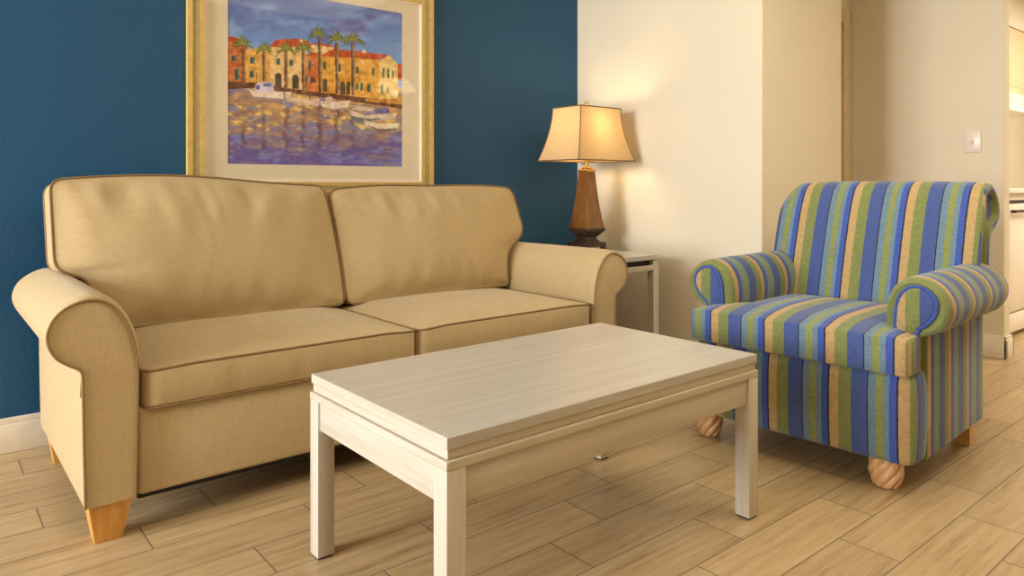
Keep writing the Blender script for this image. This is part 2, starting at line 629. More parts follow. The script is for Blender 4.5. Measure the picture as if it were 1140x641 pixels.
arm_pts = [(0.016, 0.112), (0.014, 0.20), (0.012, 0.32), (0.010, 0.43), (0.014, 0.50), (0.034, 0.575), (0.070, 0.630), (0.118, 0.651), (0.166, 0.641), (0.200, 0.614),
           (0.216, 0.576), (0.213, 0.542), (0.196, 0.510), (0.168, 0.488), (0.143, 0.470), (0.139, 0.43), (0.137, 0.30), (0.135, 0.20), (0.133, 0.112)]
arm_prof = [Vector(p) for p in catmull([Vector(p) for p in arm_pts], False, 4)]
arm_prof2 = arm_prof
for side in (-1, 1):
    F = (lambda a, w, z: (0.470 - a, 2.130 + w, z)) if side < 0 else (lambda a, w, z: (2.210 + a, 2.130 + w, z))
    rings = [(0, 0), (0.003, 0.006), (0.010, 0.010), (0.024, 0.013), (0.05, 0.015), (0.1, 0.015), (0.3, 0.014), (0.6, 0.012), (0.82, 0.010), (0.845, 0.006), (0.855, 0.0)]
    arm = roll_arm(arm_prof, rings, F, 0.42, 0.53, 0.95).build('arm', M['linen'], sofa, smooth=40)
    MB().tube([F(p.x, -0.0015, p.y) for p in arm_prof], 0.0034).build('piping', M['piping'], arm)
    # seam lines down the outside of the arm panel
    MB().tube([F(0.139, 0.012, 0.455), F(0.141, 0.012, 0.40)], 0.003).build('seam_button', M['piping'], arm)

# front rail, back, underframe, feet
fr = MB().box(0.462, 2.218, 2.142, 2.86, 0.108, 0.345, 0.012, 3)
fr.build('base', M['linen'], sofa)
MB().box(0.36, 2.32, 2.84, 2.985, 0.112, 0.83, 0.03, 3).build('back_frame', M['linen'], sofa)
uf = MB().box(0.47, 2.21, 2.175, 2.20, 0.088, 0.110).box(0.50, 2.18, 2.235, 2.26, 0.072, 0.110).box(0.50, 2.18, 2.60, 2.63, 0.072, 0.110)
for x in (0.56, 0.95, 1.34, 1.73, 2.12):
    uf.box(x - 0.012, x + 0.012, 2.262, 2.80, 0.080, 0.110)
uf.build('underframe', M['black'], sofa)
for cx, cy, ox, oy in ((0.397, 2.185, 0.0, 0.012), (2.283, 2.185, 0.0, 0.012), (0.397, 2.925, 0.0, -0.012), (2.283, 2.925, 0.0, -0.012)):
    prism_box(cx, cy, 0.0, 0.116, 0.032, 0.032, 0.052, 0.046, ox, oy).build('leg', M['footwood'], sofa, smooth=20)


# seat cushions
def seat_cushion(x0, x1, seed):
    cx, cy = (x0 + x1) / 2, 2.445
    hx, hy = (x1 - x0) / 2, 0.315
    ol = resample(round_poly([(x0, cy - hy, 0.035), (x1, cy - hy, 0.035), (x1, cy + hy, 0.03), (x0, cy + hy, 0.03)]), 0.018)
    ztop = 0.452

    def fmap(p, q, d):
        a, b = (p - cx) / hx, (q - cy) / hy
        sag = 0.007 * max(0, abs(a) - 0.72) / 0.28 if True else 0
        t_ = max(0, min(1, d / 0.112))
        z = ztop - d - sag * (1 - t_)
        # front boxing swells a little, with soft puckers near the seams
        edge = sstep(0.86, 1.0, -b)
        bulge = 0.014 * math.sin(PI * t_) * edge * (1 - abs(a) ** 6)
        puck = (0.006 * noise.noise(Vector((p * 30 + seed * 7, seed, d * 6))) + 0.004 * noise.noise(Vector((p * 13, seed, d * 4)))) * edge * (0.4 + 0.6 * math.sin(PI * t_))
        return (p, q - bulge - puck, z)

    def warp(p, q, k, front):
        if not front:
            return 0
        v = 0.006 * noise.noise(Vector((p * 3.1, q * 4.0, seed * 3.3)))
        v += 0.004 * noise.noise(Vector((p * 9, q * 5.0, seed * 5.1))) * (1 - k)
        return v * (1 - k ** 6)
    mb = pillow(ol, (cx, cy), 0.112, 0.012, 0.030, 0.0, fmap, 16, warp)
    o = mb.build('seat_cushion', M['linen'], sofa, smooth=60)
    for d in (0.002, 0.110):
        MB().tube([fmap(p.x, p.y, d) for p in offset_outline(ol, 0.0005)], 0.0032, True, 6).build('piping', M['piping'], o)


seat_cushion(0.474, 1.341, 1.0)
seat_cushion(1.346, 2.207, 2.0)


# back cushions: wide tops that sit over the arms
def back_cushion(pts, center, seed):
    ol = resample(round_poly(pts, 6), 0.016)

    def fmap(p, q, d):
        return (p, 2.675 + (q - 0.45) * 0.245 + d, q - d * 0.12)

    def warp(p, q, k, front):
        if not front:
            return 0
        v = 0.010 * noise.noise(Vector((p * 2.2, q * 2.0, seed))) + 0.004 * noise.noise(Vector((p * 7 + q * 3, q * 3.0, seed * 2)))
        # drag folds running down from the top seam and up from the seat seam
        f1 = noise.noise(Vector((p * 11 - 3.0 * q, q * 1.6, seed * 4)))
        f2 = noise.noise(Vector((p * 20 + 5.0 * q, q * 2.5, seed * 6)))
        near_top = sstep(0.74, 0.93, q)
        near_bot = 1 - sstep(0.47, 0.64, q)
        v += (0.013 * f1 + 0.0075 * f2) * (near_top * 0.9 + near_bot * 0.8 + 0.22)
        return v * (1 - k ** 14)
    mb = pillow(ol, center, 0.150, 0.012, 0.062, 0.02, fmap, 20, warp)
    o = mb.build('back_cushion', M['linen'], sofa, smooth=60)
    for d in (0.002, 0.148):
        MB().tube([fmap(p.x, p.y, d) for p in offset_outline(ol, 0.0005)], 0.0032, True, 6).build('piping', M['piping'], o)


back_cushion([(0.340, 0.967, 0.04), (0.55, 0.984, 0.2), (0.80, 0.984, 0.2), (1.06, 0.958, 0.2), (1.305, 0.945, 0.04), (1.338, 0.70, 0.2), (1.345, 0.464, 0.04),
              (0.90, 0.464, 0.1), (0.478, 0.466, 0.03), (0.455, 0.57, 0.08), (0.435, 0.640, 0.03), (0.345, 0.672, 0.04)], (0.84, 0.72), 1.3)
back_cushion([(1.325, 0.930, 0.04), (1.55, 0.950, 0.2), (1.80, 0.945, 0.2), (2.10, 0.950, 0.2), (2.315, 0.935, 0.05), (2.352, 0.720, 0.05), (2.30, 0.672, 0.04), (2.225, 0.62, 0.06),
              (2.206, 0.466, 0.03), (1.80, 0.462, 0.1), (1.352, 0.460, 0.04), (1.345, 0.70, 0.2)], (1.84, 0.70), 5.7)


# ---------------------------------------------------------------- coffee table
CX0, CX1, CY0, CY1 = 0.783, 1.857, 1.140, 1.754
ct = thing('coffee_table', 'whitewashed rectangular wooden coffee table in front of the sofa', 'table', ((CX0 + CX1) / 2, (CY0 + CY1) / 2, 0))
MB().box(CX0, CX1, CY0, CY1, 0.4405, 0.4646, 0.0025).build('tabletop', M['wash_top'], ct, smooth=20)
e = 0.004
MB().box(CX0 + e, CX1 - e, CY0 + e, CY1 - e, 0.420, 0.4405, 0.0015).build('top_moulding', M['wash_x'], ct, smooth=20)
e = -0.003
MB().box(CX0 + e, CX1 - e, CY0 + e, CY1 - e, 0.4000, 0.4195, 0.003).build('lower_moulding', M['wash_x'], ct, smooth=20)
lg = 0.046
for y0, y1 in ((CY0 + 0.004, CY0 + 0.026), (CY1 - 0.026, CY1 - 0.004)):
    box('apron', CX0 + lg - 0.002, CX1 - lg + 0.002, y0, y1, 0.328, 0.401, M['wash_x'], ct, 0.0015)
for x0, x1 in ((CX0 + 0.004, CX0 + 0.026), (CX1 - 0.026, CX1 - 0.004)):
    box('apron', x0, x1, CY0 + lg - 0.002, CY1 - lg + 0.002, 0.328, 0.401, M['wash_y'], ct, 0.0015)
for x0 in (CX0 - 0.002, CX1 + 0.002 - lg):
    for y0 in (CY0 - 0.002, CY1 + 0.002 - lg):
        l_ = box('leg', x0, x0 + lg, y0, y0 + lg, 0.005, 0.401, M['wash_z'], ct, 0.002)
        box('glide', x0 + 0.004, x0 + lg - 0.004, y0 + 0.004, y0 + lg - 0.004, 0.0, 0.006, M['glide'], l_)

for o in ct.children:
    if o.name.startswith(('tabletop', 'top_moulding', 'lower_moulding')):
        o.data.materials.append(M['wash_y'])
        for p in o.data.polygons:
            if abs(p.normal.x) > 0.9:
                p.material_index = 1

# ---------------------------------------------------------------- end table
EX0, EX1, EY0, EY1 = 2.468, 2.890, 2.322, 3.070
et = thing('end_table', 'whitewashed end table behind the sofa arm, under the lamp', 'table', ((EX0 + EX1) / 2, (EY0 + EY1) / 2, 0))
MB().box(EX0, EX1, EY0, EY1, 0.573, 0.598, 0.004).build('tabletop', M['wash_top'], et, smooth=20)
MB().box(EX0 + 0.035, EX1 - 0.035, EY0 + 0.035, EY1 - 0.035, 0.545, 0.573).build('gap_shadow', M['glide'], et, smooth=20)  # dark block painted in for the shadow under the top
for x0 in (EX0 + 0.002, EX1 - 0.042):
    for y0 in (EY0 + 0.002, EY1 - 0.042):
        l_ = MB().box(x0, x0 + 0.04, y0, y0 + 0.04, 0.0, 0.548, 0.003).box(x0 + 0.006, x0 + 0.034, y0 + 0.006, y0 + 0.034, 0.545, 0.5735, 0.004)
        l_.build('leg', M['wash_z'], et, smooth=20)
for y0 in (EY0 + 0.004, EY1 - 0.026):
    box('rail', EX0 + 0.04, EX1 - 0.04, y0, y0 + 0.022, 0.520, 0.546, M['wash_x'], et, 0.002)
for x0 in (EX0 + 0.004, EX1 - 0.026):
    box('rail', x0, x0 + 0.022, EY0 + 0.04, EY1 - 0.04, 0.520, 0.546, M['wash_y'], et, 0.002)

# ---------------------------------------------------------------- table lamp
LX, LY, LZ = 2.806, 2.750, 0.598
lamp = thing('table_lamp', 'lit table lamp with square bell shade and chestnut wooden body', 'lamp', (LX, LY, LZ))


def sq(h, z, ch=0.0, hy=None):
    hy = h if hy is None else hy
    if ch <= 0:
        return [(LX + sx * h, LY + sy * hy, z) for sx, sy in ((-1, -1), (1, -1), (1, 1), (-1, 1))]
    c = ch
    return [(LX + x, LY + y, z) for x, y in ((-h + c, -hy), (h - c, -hy), (h, -hy + c), (h, hy - c), (h - c, hy), (-h + c, hy), (-h, hy - c), (-h, -hy + c))]


b = MB().loft([sq(0.076, 0.616, 0.004), sq(0.076, 0.634, 0.004), sq(0.066, 0.640, 0.004)])
for sx in (-1, 1):
    for sy in (-1, 1):
        b.box(LX + sx * 0.063 - 0.012, LX + sx * 0.063 + 0.012, LY + sy * 0.063 - 0.012, LY + sy * 0.063 + 0.012, 0.598, 0.617, 0.002)
b.build('base', M['bronze'], lamp, smooth=20)
MB().loft([sq(0.050, 0.640, 0.006), sq(0.050, 0.648, 0.006), sq(0.040, 0.656, 0.006), sq(0.040, 0.666, 0.006), sq(0.072, 0.702, 0.005), sq(0.074, 0.712, 0.005), sq(0.068, 0.716, 0.005)]).build('foot_bowl', M['bronze'], lamp, smooth=15)
bp = [(0.069, 0.715), (0.066, 0.735), (0.059, 0.772), (0.052, 0.820), (0.045, 0.880), (0.039, 0.945), (0.034, 1.000), (0.0325, 1.020)]
MB().loft([sq(h, z, 0.003) for h, z in bp]).build('body', M['leather'], lamp, smooth=15)
cl = MB().loft([sq(0.036, 1.019, 0.004), sq(0.038, 1.026, 0.004), sq(0.034, 1.033, 0.004)]).lathe(LX, LY, [(0.026, 1.033), (0.028, 1.040), (0.014, 1.046), (0.011, 1.05), (0.011, 1.086), (0.017, 1.09), (0.017, 1.125), (0.010, 1.13)], 20)
cl.build('collar', M['brass'], lamp)
SW0, SD0, SW1, SD1, SZ0, SZ1 = 0.2165, 0.1535, 0.1525, 0.1060, 1.078, 1.362


def shade_ring(t_, z):
    k = (1 - t_) ** 1.75
    w = SW1 + (SW0 - SW1) * k
    d = SD1 + (SD0 - SD1) * k
    n = 12
    c = [(-w, -d), (w, -d), (w, d), (-w, d)]
    r = []
    for i in range(4):
        a, b_ = c[i], c[(i + 1) % 4]
        for j in range(n):
            q = j / n
            r.append((LX + a[0] + (b_[0] - a[0]) * q, LY + a[1] + (b_[1] - a[1]) * q, z))
    return r


NS = 16
MB().loft([shade_ring(i / NS, SZ0 + (SZ1 - SZ0) * i / NS) for i in range(NS + 1)], False, False).build('shade', M['shade'], lamp, smooth=30)
br = MB()
for t_, z in ((0, SZ0), (1, SZ1)):
    br.tube(shade_ring(t_, z), 0.0035, True, 6)
for i in range(4):
    br.tube([shade_ring(k / NS, SZ0 + (SZ1 - SZ0) * k / NS)[i * 12] for k in range(NS + 1)], 0.0028, False, 6)
br.build('shade_trim', M['trimdark'], lamp)
hp = MB()
for s in (-1, 1):
    hp.tube([(LX + s * x, LY, z) for x, z in ((0.012, 1.10), (0.05, 1.14), (0.06, 1.22), (0.045, 1.32), (0.0, 1.355))], 0.002, False, 6)
for dx, dy in ((1, 0), (-1, 0), (0, 1), (0, -1)):
    hp.tube([(LX, LY, 1.357), (LX + dx * SW1, LY + dy * SD1, 1.361)], 0.002, False, 6)
hp.build('harp', M['brass'], lamp)
MB().lathe(LX, LY, [(0.003, 1.355), (0.008, 1.362), (0.004, 1.368), (0.006, 1.374), (0.013, 1.384), (0.012, 1.394), (0.004, 1.400)], 16).build('finial', M['brass'], lamp)
MB().lathe(LX, LY, [(0.012, 1.13), (0.016, 1.15), (0.029, 1.185), (0.031, 1.205), (0.022, 1.228), (0.004, 1.238)], 20).build('bulb', M['bulb'], lamp)
sw = MB().tube([(LX - 0.011, LY, 1.062), (LX - 0.034, LY, 1.060)], 0.0025, False, 8).lathe(LX - 0.036, LY, [(0.002, 1.055), (0.004, 1.056), (0.004, 1.064), (0.002, 1.065)], 10)
sw.build('switch', M['bronze'], lamp)
ld = bpy.data.lights.new('bulb_light', 'POINT')
ld.energy = 2.7
ld.color = (1.0, 0.80, 0.50)
ld.shadow_soft_size = 0.035
lo_ = bpy.data.objects.new('bulb_light', ld)
COL.objects.link(lo_)
lo_.parent = lamp
lo_.location = (0, 0, 1.285 - LZ)

# ---------------------------------------------------------------- striped armchair
VC = 1.290
chair = thing('armchair', 'blue, green and tan striped armchair with rolled arms by the cream wall', 'chair', (2.65, VC, 0))
PH = 0.943 - VC      # a tan stripe starts at the front right corner


SP = 0.208           # width of one full stripe repeat


def side_stripe(x):
    return 0.07 * SP - (x - 2.405) * 1.07


def SF(co, n, c):
    # s runs along the chair's width on the front, top and back, and along its depth on the sides
    if abs(n.y) > 0.72:
        if c.x > 2.386:
            return side_stripe(co.x)
        return 0.06 + (co.x - 2.30) if n.y < 0 else 0.943 - 1.71 - (co.x - 2.30)
    return 0.950 - co.y


# base with rounded front corners
bw = 0.378
ol = resample(round_poly([(2.275, VC - bw, 0.05), (2.275, VC + bw, 0.05), (2.972, VC + bw - 0.005, 0.03), (2.972, VC - bw + 0.005, 0.03)], 6), 0.02)
rings = []
for z, o in ((0.098, -0.012), (0.104, -0.002), (0.12, 0.002), (0.20, 0.007), (0.30, 0.007), (0.35, 0.003), (0.372, -0.004), (0.38, -0.02)):
    rings.append([(p.x, p.y, z) for p in offset_outline(ol, o)])
MB().loft(rings).build('base', M['stripe'], chair, smooth=50, uvf=SF)
# side panels under the arms
for s in (-1, 1):
    y0, y1 = sorted((VC + s * (bw - 0.04), VC + s * (bw + 0.006)))
    MB().box(2.386, 2.976, y0, y1, 0.098, 0.54, 0.008).build('side_panel', M['stripe'], chair, uvf=SF)

# T-shaped seat cushion
hw, hi = 0.376, 0.282
tp = [(2.245, VC - hw, 0.026), (2.245, VC + hw, 0.026), (2.362, VC + hw, 0.03), (2.372, VC + hi, 0.02), (2.86, VC + hi, 0.03), (2.86, VC - hi, 0.03), (2.372, VC - hi, 0.02), (2.362, VC - hw, 0.03)]
olc = resample(round_poly(tp, 6), 0.016)


def cmap(p, q, d):
    z = 0.492 - d
    t_ = max(0, min(1, d / 0.118))
    edge = sstep(2.30, 2.245, p) if False else (1 - sstep(2.245, 2.30, p))
    side = sstep(0.325, 0.376, abs(q - VC))
    return (p - 0.016 * math.sin(PI * t_) * edge, q + (0.008 * math.sin(PI * t_) * side * (1 if q > VC else -1)), z - 0.006 * side * (1 - t_))


def cwarp(p, q, k, front):
    return (0.004 * noise.noise(Vector((p * 5, q * 5, 2.2)))) * (1 - k ** 6) if front else 0


mb = pillow(olc, (2.50, VC), 0.118, 0.009, 0.026, 0.0, cmap, 14, cwarp)
mb.build('seat_cushion', M['stripe'], chair, smooth=60, uvf=SF)

# rolled back: side profile (x, z) lofted across the width
bp = [(2.838, 0.40), (2.852, 0.50), (2.894, 0.66), (2.938, 0.80), (2.974, 0.885), (3.012, 0.936), (3.070, 0.957), (3.125, 0.947), (3.170, 0.910), (3.185, 0.860), (3.170, 0.812), (3.115, 0.780),
      (3.062, 0.755), (3.045, 0.70), (3.02, 0.50), (2.985, 0.12), (2.93, 0.12), (2.90, 0.30)]
bpr = [Vector(p) for p in catmull([Vector(p) for p in bp], True, 4)]
bh = 0.390
rings = []
for k, o in ((-bh + 0.020, -0.044), (-bh + 0.014, -0.038), (-bh + 0.002, -0.030), (-bh - 0.0, -0.014), (-bh + 0.006, -0.004), (-bh + 0.022, 0.0), (-0.3, 0.004), (-0.15, 0.006), (0, 0.007), (0.15, 0.006), (0.3, 0.004),
             (bh - 0.022, 0.0), (bh - 0.006, -0.004), (bh, -0.014), (bh - 0.002, -0.030), (bh - 0.014, -0.038), (bh - 0.020, -0.044)):
    wz = lambda p: o * (1.0 if p.y > 0.42 else 0.4)
    rings.append([(p.x, VC + k * (1 - 0.05 * (1 - sstep(0.45, 0.62, p.y)) - (0.13 if k > 0 else 0.02) * sstep(0.80, 0.975, p.y) ** 1.5), p.y) for p in offset_outline(bpr, wz)])
MB().loft(rings).build('back', M['stripe'], chair, smooth=55, uvf=SF)

# rolled arms
ap = [(0.0, 0.40), (0.0, 0.47), (-0.004, 0.54), (0.004, 0.590), (0.030, 0.632), (0.072, 0.654), (0.118, 0.650), (0.160, 0.624), (0.182, 0.585), (0.180, 0.545), (0.158, 0.512), (0.122, 0.492), (0.098, 0.482), (0.092, 0.45), (0.090, 0.40)]
apr = [Vector(p) for p in catmull([Vector(p) for p in ap], False, 4)]
pan = [Vector(p) for p in catmull([Vector(p) for p in [(0.034, 0.492), (0.030, 0.545), (0.040, 0.596), (0.070, 0.628), (0.108, 0.632), (0.144, 0.604), (0.148, 0.565), (0.124, 0.528), (0.096, 0.508), (0.088, 0.492)]], True, 4)]
for s in (-1, 1):
    G = (lambda s: (lambda a, w, z: (2.352 + w, VC + s * (0.280 + 0.92 * a), z)))(s)
    rings = [(0.004, -0.018), (0.0, -0.008), (0.006, 0.002), (0.020, 0.008), (0.05, 0.010), (0.2, 0.010), (0.4, 0.010), (0.62, 0.010), (0.665, 0.004), (0.685, -0.010), (0.695, -0.03)]

    def arm_uv(co, n, c, s=s):
        if n.x < -0.72 and c.x < 2.45:
            return 0.25 * SP
        return side_stripe(co.x + 0.012)
    a_ = roll_arm(apr, rings, G, 0.46, 0.52).build('arm', M['stripe'], chair, smooth=50, uvf=arm_uv)
    pr = []
    for w_, o in ((-0.001, 0.0), (-0.007, -0.003), (-0.010, -0.008)):
        pr.append([G(p.x, w_, p.y) for p in offset_outline(pan, o)])
    MB().loft(pr, False, True).build('arm_panel', M['stripe'], a_, smooth=50, uvf=(lambda co, n, c, s=s: VC + s * (0.280 + 0.083) + 0.056 - co.y))
    blue = MB().tube([G(p.x, -0.002, p.y) for p in offset_outline(pan, 0.003)], 0.0055, True, 6)
    blue.build('piping', M['stripe'], a_, uvf=lambda co, n, c: SP * 0.92)

# carved bun feet at the front, square legs behind


def bun(cx, cy):
    mb = MB()
    rings = []
    n = 96
    for i in range(25):
        q = i / 24
        z = 0.106 * q
        r = 0.033 + 0.020 * math.sin(PI * (0.10 + 0.80 * q) ) - 0.004 * (1 - q)
        if i == 0:
            r -= 0.006
        ring = []
        for j in range(n):
            a = 2 * PI * j / n
            fl = abs(math.sin(4.0 * (a - 1.9 * q)))
            rr = r * (0.82 + 0.20 * fl ** 0.55)
            ring.append((cx + rr * math.cos(a), cy + rr * math.sin(a), z))
        rings.append(ring)
    mb.loft(rings)
    return mb


for cy in (VC - 0.278, VC + 0.358):
    bun(2.345, cy).build('bun_foot', M['carved'], chair, smooth=40)
for s in (-1, 1):
    prism_box(2.948, VC + s * 0.322, 0.0, 0.112, 0.024, 0.030, 0.030, 0.033, 0.008, 0).build('rear_leg', M['footwood'], chair, smooth=20)


chair.rotation_euler.z = math.radians(3.0)

# ---------------------------------------------------------------- framed painting
PX0, PX1, PZ0 = 0.849, 2.038, 0.892
PZ1 = 1.93
pic = thing('framed_painting', 'gold framed harbour painting with palms and boats above the sofa', 'painting', ((PX0 + PX1) / 2, VB, 1.4))
fw = 0.075


def frame_piece(y0, y1, o0, o1, name, mat):
    mb = MB()
    a = [(PX0 + o0, PZ0 + o0), (PX1 - o0, PZ0 + o0), (PX1 - o0, PZ1 - o0), (PX0 + o0, PZ1 - o0)]
    b = [(PX0 + o1, PZ0 + o1), (PX1 - o1, PZ0 + o1), (PX1 - o1, PZ1 - o1), (PX0 + o1, PZ1 - o1)]
    for i in range(4):
        k = (i + 1) % 4
        r0 = [(a[i][0], y, a[i][1]) for y in (y0,)] + [(b[i][0], y0, b[i][1]), (b[i][0], y1, b[i][1]), (a[i][0], y1, a[i][1])]
        r1 = [(a[k][0], y0, a[k][1]), (b[k][0], y0, b[k][1]), (b[k][0], y1, b[k][1]), (a[k][0], y1, a[k][1])]
        mb.loft([r0, r1])
    return mb.build(name, mat, pic, smooth=20)


frame_piece(VB - 0.026, VB - 0.002, 0.0, 0.020, 'frame', M['gold'])
frame_piece(VB - 0.021, VB - 0.002, 0.019, 0.052, 'frame_band', M['verdigris'])
frame_piece(VB - 0.024, VB - 0.002, 0.051, 0.070, 'frame_lip', M['gold'])
frame_piece(VB - 0.020, VB - 0.002, 0.069, 0.0755, 'highlight_line', M['whiteline'])  # white line drawn in for the highlight along the frame's inner edge
IX0, IX1, IZ0, IZ1 = 1.014, 1.863, 1.038, 1.80
# mat: a sheet with a window cut out
mm = MB()
for x0, x1, z0, z1 in ((PX0 + 0.07, IX0, PZ0 + 0.07, PZ1 - 0.07), (IX1, PX1 - 0.07, PZ0 + 0.07, PZ1 - 0.07), (IX0, IX1, PZ0 + 0.07, IZ0), (IX0, IX1, IZ1, PZ1 - 0.07)):
    mm.box(x0, x1, VB - 0.009, VB - 0.005, z0, z1)
mm.build('mat', M['mat'], pic, smooth=20)
MB().box(PX0 + 0.07, PX1 - 0.07, VB - 0.0135, VB - 0.0115, PZ0 + 0.07, PZ1 - 0.07).build('glass', M['glass'], pic, smooth=20)


# the painted view, one colour per point of the canvas (photo-crop units: x 45..697, y -130..617)
def painting():
    W, H = 327, 292
    rs = np.random.RandomState(7)
    # the view was measured off the obliquely seen picture, so canvas points are turned into those units first
    U, Z = np.meshgrid(np.linspace(IX0, IX1, W), np.linspace(IZ1, IZ0, H))
    dep = U * math.cos(0.8788) + VB * math.sin(0.8788)
    X = (570 + 801.3 * (U * math.sin(0.8788) - VB * math.cos(0.8788)) / dep - 240) / 0.2965
    Y = (205.4 + 801.3 * (0.95 - Z) / dep) / 0.2965

    def nz(cx, cy, oct_=3):
        out = np.zeros((H, W)); amp = 1.0; tot = 0
        for _ in range(oct_):
            gx, gy = int(680 / cx) + 3, int((Y.max() - Y.min()) / cy) + 3
            g = rs.rand(gy, gx)
            fx = (X - X.min()) / cx; fy = (Y - Y.min()) / cy
            ix = np.clip(fx.astype(int), 0, gx - 2); iy = np.clip(fy.astype(int), 0, gy - 2)
            tx = fx - ix; ty = fy - iy
            tx = tx * tx * (3 - 2 * tx); ty = ty * ty * (3 - 2 * ty)
            v = (g[iy, ix] * (1 - tx) + g[iy, ix + 1] * tx) * (1 - ty) + (g[iy + 1, ix] * (1 - tx) + g[iy + 1, ix + 1] * tx) * ty
            out += v * amp; tot += amp; amp *= 0.55; cx = max(cx / 2, 3); cy = max(cy / 2, 3)
        return out / tot

    img = np.zeros((H, W, 3))

    def C(*c):
        return np.array(c, float)

    def lay(mask, col):
        m = mask.astype(float)[..., None] if mask.ndim == 2 else mask
        img[:] = img * (1 - m) + m * col

    def poly(pts):
        ins = np.zeros((H, W), bool)
        n = len(pts)
        for i in range(n):
            x0, y0 = pts[i]; x1, y1 = pts[(i + 1) % n]
            if y0 == y1:
                continue
            cond = ((Y < y0) != (Y < y1)) & (X < (x1 - x0) * (Y - y0) / (y1 - y0) + x0)
            ins ^= cond
        return ins

    # sky
    g = np.clip((Y + 120) / 320, 0, 1)[..., None]
    sky = C(84, 88, 160) * (1 - g) + C(118, 158, 212) * g
    a = np.clip((nz(150, 60, 4) - 0.42) * 4, 0, 1)[..., None]
    sky = sky * (1 - 0.75 * a) + C(148, 174, 218) * 0.75 * a
    b_ = np.clip((nz(120, 50, 4) - 0.48) * 4 + (X - 420) / 500 - Y / 400, 0, 1)[..., None]
    sky = sky * (1 - 0.6 * b_) + C(96, 80, 152) * 0.6 * b_
    img[:] = sky
    # water
    water = Y > 330
    base = C(168, 134, 108) * np.ones((H, W, 1))
    r1 = np.clip((nz(34, 22, 3) - 0.40) * 3.4, 0, 1)[..., None]
    base = base * (1 - r1) + C(206, 164, 106) * r1
    r2 = np.clip((nz(46, 18, 3) - 0.50) * 5, 0, 1)[..., None]
    base = base * (1 - 0.8 * r2) + C(122, 128, 180) * 0.8 * r2
    r3 = np.clip((nz(30, 14, 2) - 0.62) * 6, 0, 1)[..., None]
    base = base * (1 - r3) + C(226, 200, 116) * r3
    r5 = np.clip((nz(34, 12, 2) - 0.60) * 6, 0, 1)[..., None]
    base = base * (1 - 0.4 * r5) + C(110, 80, 78) * 0.4 * r5
    dp = np.clip((Y - 450) / 120 + (nz(70, 20, 3) - 0.5) * 1.4, 0, 1)[..., None]
    base = base * (1 - 0.88 * dp) + (C(98, 86, 164) * (1 - r2) + C(122, 122, 188) * r2) * 0.88 * dp
    r4 = np.clip((nz(50, 8, 2) - 0.64) * 6, 0, 1)[..., None]
    base = base * (1 - 0.6 * r4) + C(160, 140, 130) * 0.6 * r4
    lay(water, base)
    for x in (105, 180, 262, 327, 388, 452, 513):
        m = np.exp(-((X - x - 6 * (nz(30, 20, 2) - 0.5) * 4) / 8) ** 2) * ((Y > 395) & (Y < 560)) * np.clip(nz(20, 18, 2) * 1.3 - 0.15, 0, 1) * 0.75
        lay(m[..., None], C(92, 62, 66))
    tex = (nz(14, 14, 3) - 0.5)[..., None]
    # houses
    hs = [([(45, 140), (118, 160), (118, 318), (45, 312)], C(190, 112, 60)), ([(112, 186), (210, 178), (210, 330), (112, 318)], C(214, 166, 88)),
          ([(203, 170), (340, 172), (340, 345), (203, 330)], C(222, 186, 128)), ([(336, 206), (392, 200), (392, 352), (336, 345)], C(204, 124, 72)),
          ([(352, 168), (442, 176), (442, 210), (352, 204)], C(224, 190, 140)), ([(390, 208), (618, 214), (618, 372), (390, 352)], C(218, 166, 76)),
          ([(612, 232), (650, 206), (682, 246), (682, 374), (612, 370)], C(228, 196, 128)), ([(680, 240), (697, 240), (697, 300), (680, 300)], C(188, 92, 50))]
    for p, c in hs:
        lay(poly(p), c + tex * 70)
    for p in ([(45, 138), (75, 140), (118, 158), (118, 170), (45, 156)], [(200, 176), (225, 150), (300, 146), (340, 152), (362, 172), (340, 178)], [(385, 212), (440, 184), (560, 196), (652, 208), (612, 226), (500, 218)],
              [(335, 208), (362, 196), (392, 200), (392, 210)], [(350, 166), (400, 164), (444, 174), (444, 180)]):
        lay(poly(p), C(186, 88, 46) + tex * 60)
    wins = [(58, 78, 208, 232), (128, 146, 216, 240), (70, 88, 258, 300), (126, 142, 266, 292), (228, 242, 220, 244), (276, 290, 224, 248), (346, 358, 228, 260), (400, 412, 232, 262), (458, 470, 240, 270),
            (524, 536, 250, 276), (584, 594, 258, 284), (540, 552, 312, 340), (566, 580, 316, 346), (524, 534, 312, 338), (624, 631, 256, 292), (642, 649, 260, 294), (660, 667, 266, 294), (618, 626, 318, 352), (640, 648, 330, 352), (336, 344, 284, 312)]
    for x0, x1, y0, y1 in wins:
        lay((X > x0) & (X < x1) & (Y > y0) & (Y < y1), C(86, 116, 96) + tex * 50)
        lay((X > x0 + 2) & (X < x0 + (x1 - x0) * 0.5) & (Y > y0 + 4) & (Y < y1 - 2), C(64, 66, 72))
    for x0, x1, y0, y1 in ((222, 246, 274, 330), (286, 310, 280, 334), (400, 416, 296, 346), (466, 484, 306, 356), (488, 504, 306, 356), (352, 372, 290, 312)):
        cx, hwid = (x0 + x1) / 2, (x1 - x0) / 2
        m = (np.abs(X - cx) < hwid) & (Y < y1) & ((Y > y0 + hwid) | ((X - cx) ** 2 + (Y - y0 - hwid) ** 2 < hwid ** 2))
        lay(m, C(92, 78, 62) + tex * 40)
    lay((np.abs(X - 549) < 6) & (np.abs(Y - 234) < 6), C(230, 200, 150))
    lay(poly([(548, 188), (562, 188), (562, 200), (548, 200)]), C(232, 204, 160))
    lay(poly([(316, 150), (328, 148), (328, 160), (316, 162)]), C(232, 204, 160))
    # quay
    lay(poly([(45, 304), (150, 312), (300, 336), (500, 360), (697, 384), (697, 408), (500, 380), (300, 352), (150, 330), (45, 336)]), C(112, 72, 50) + tex * 60)
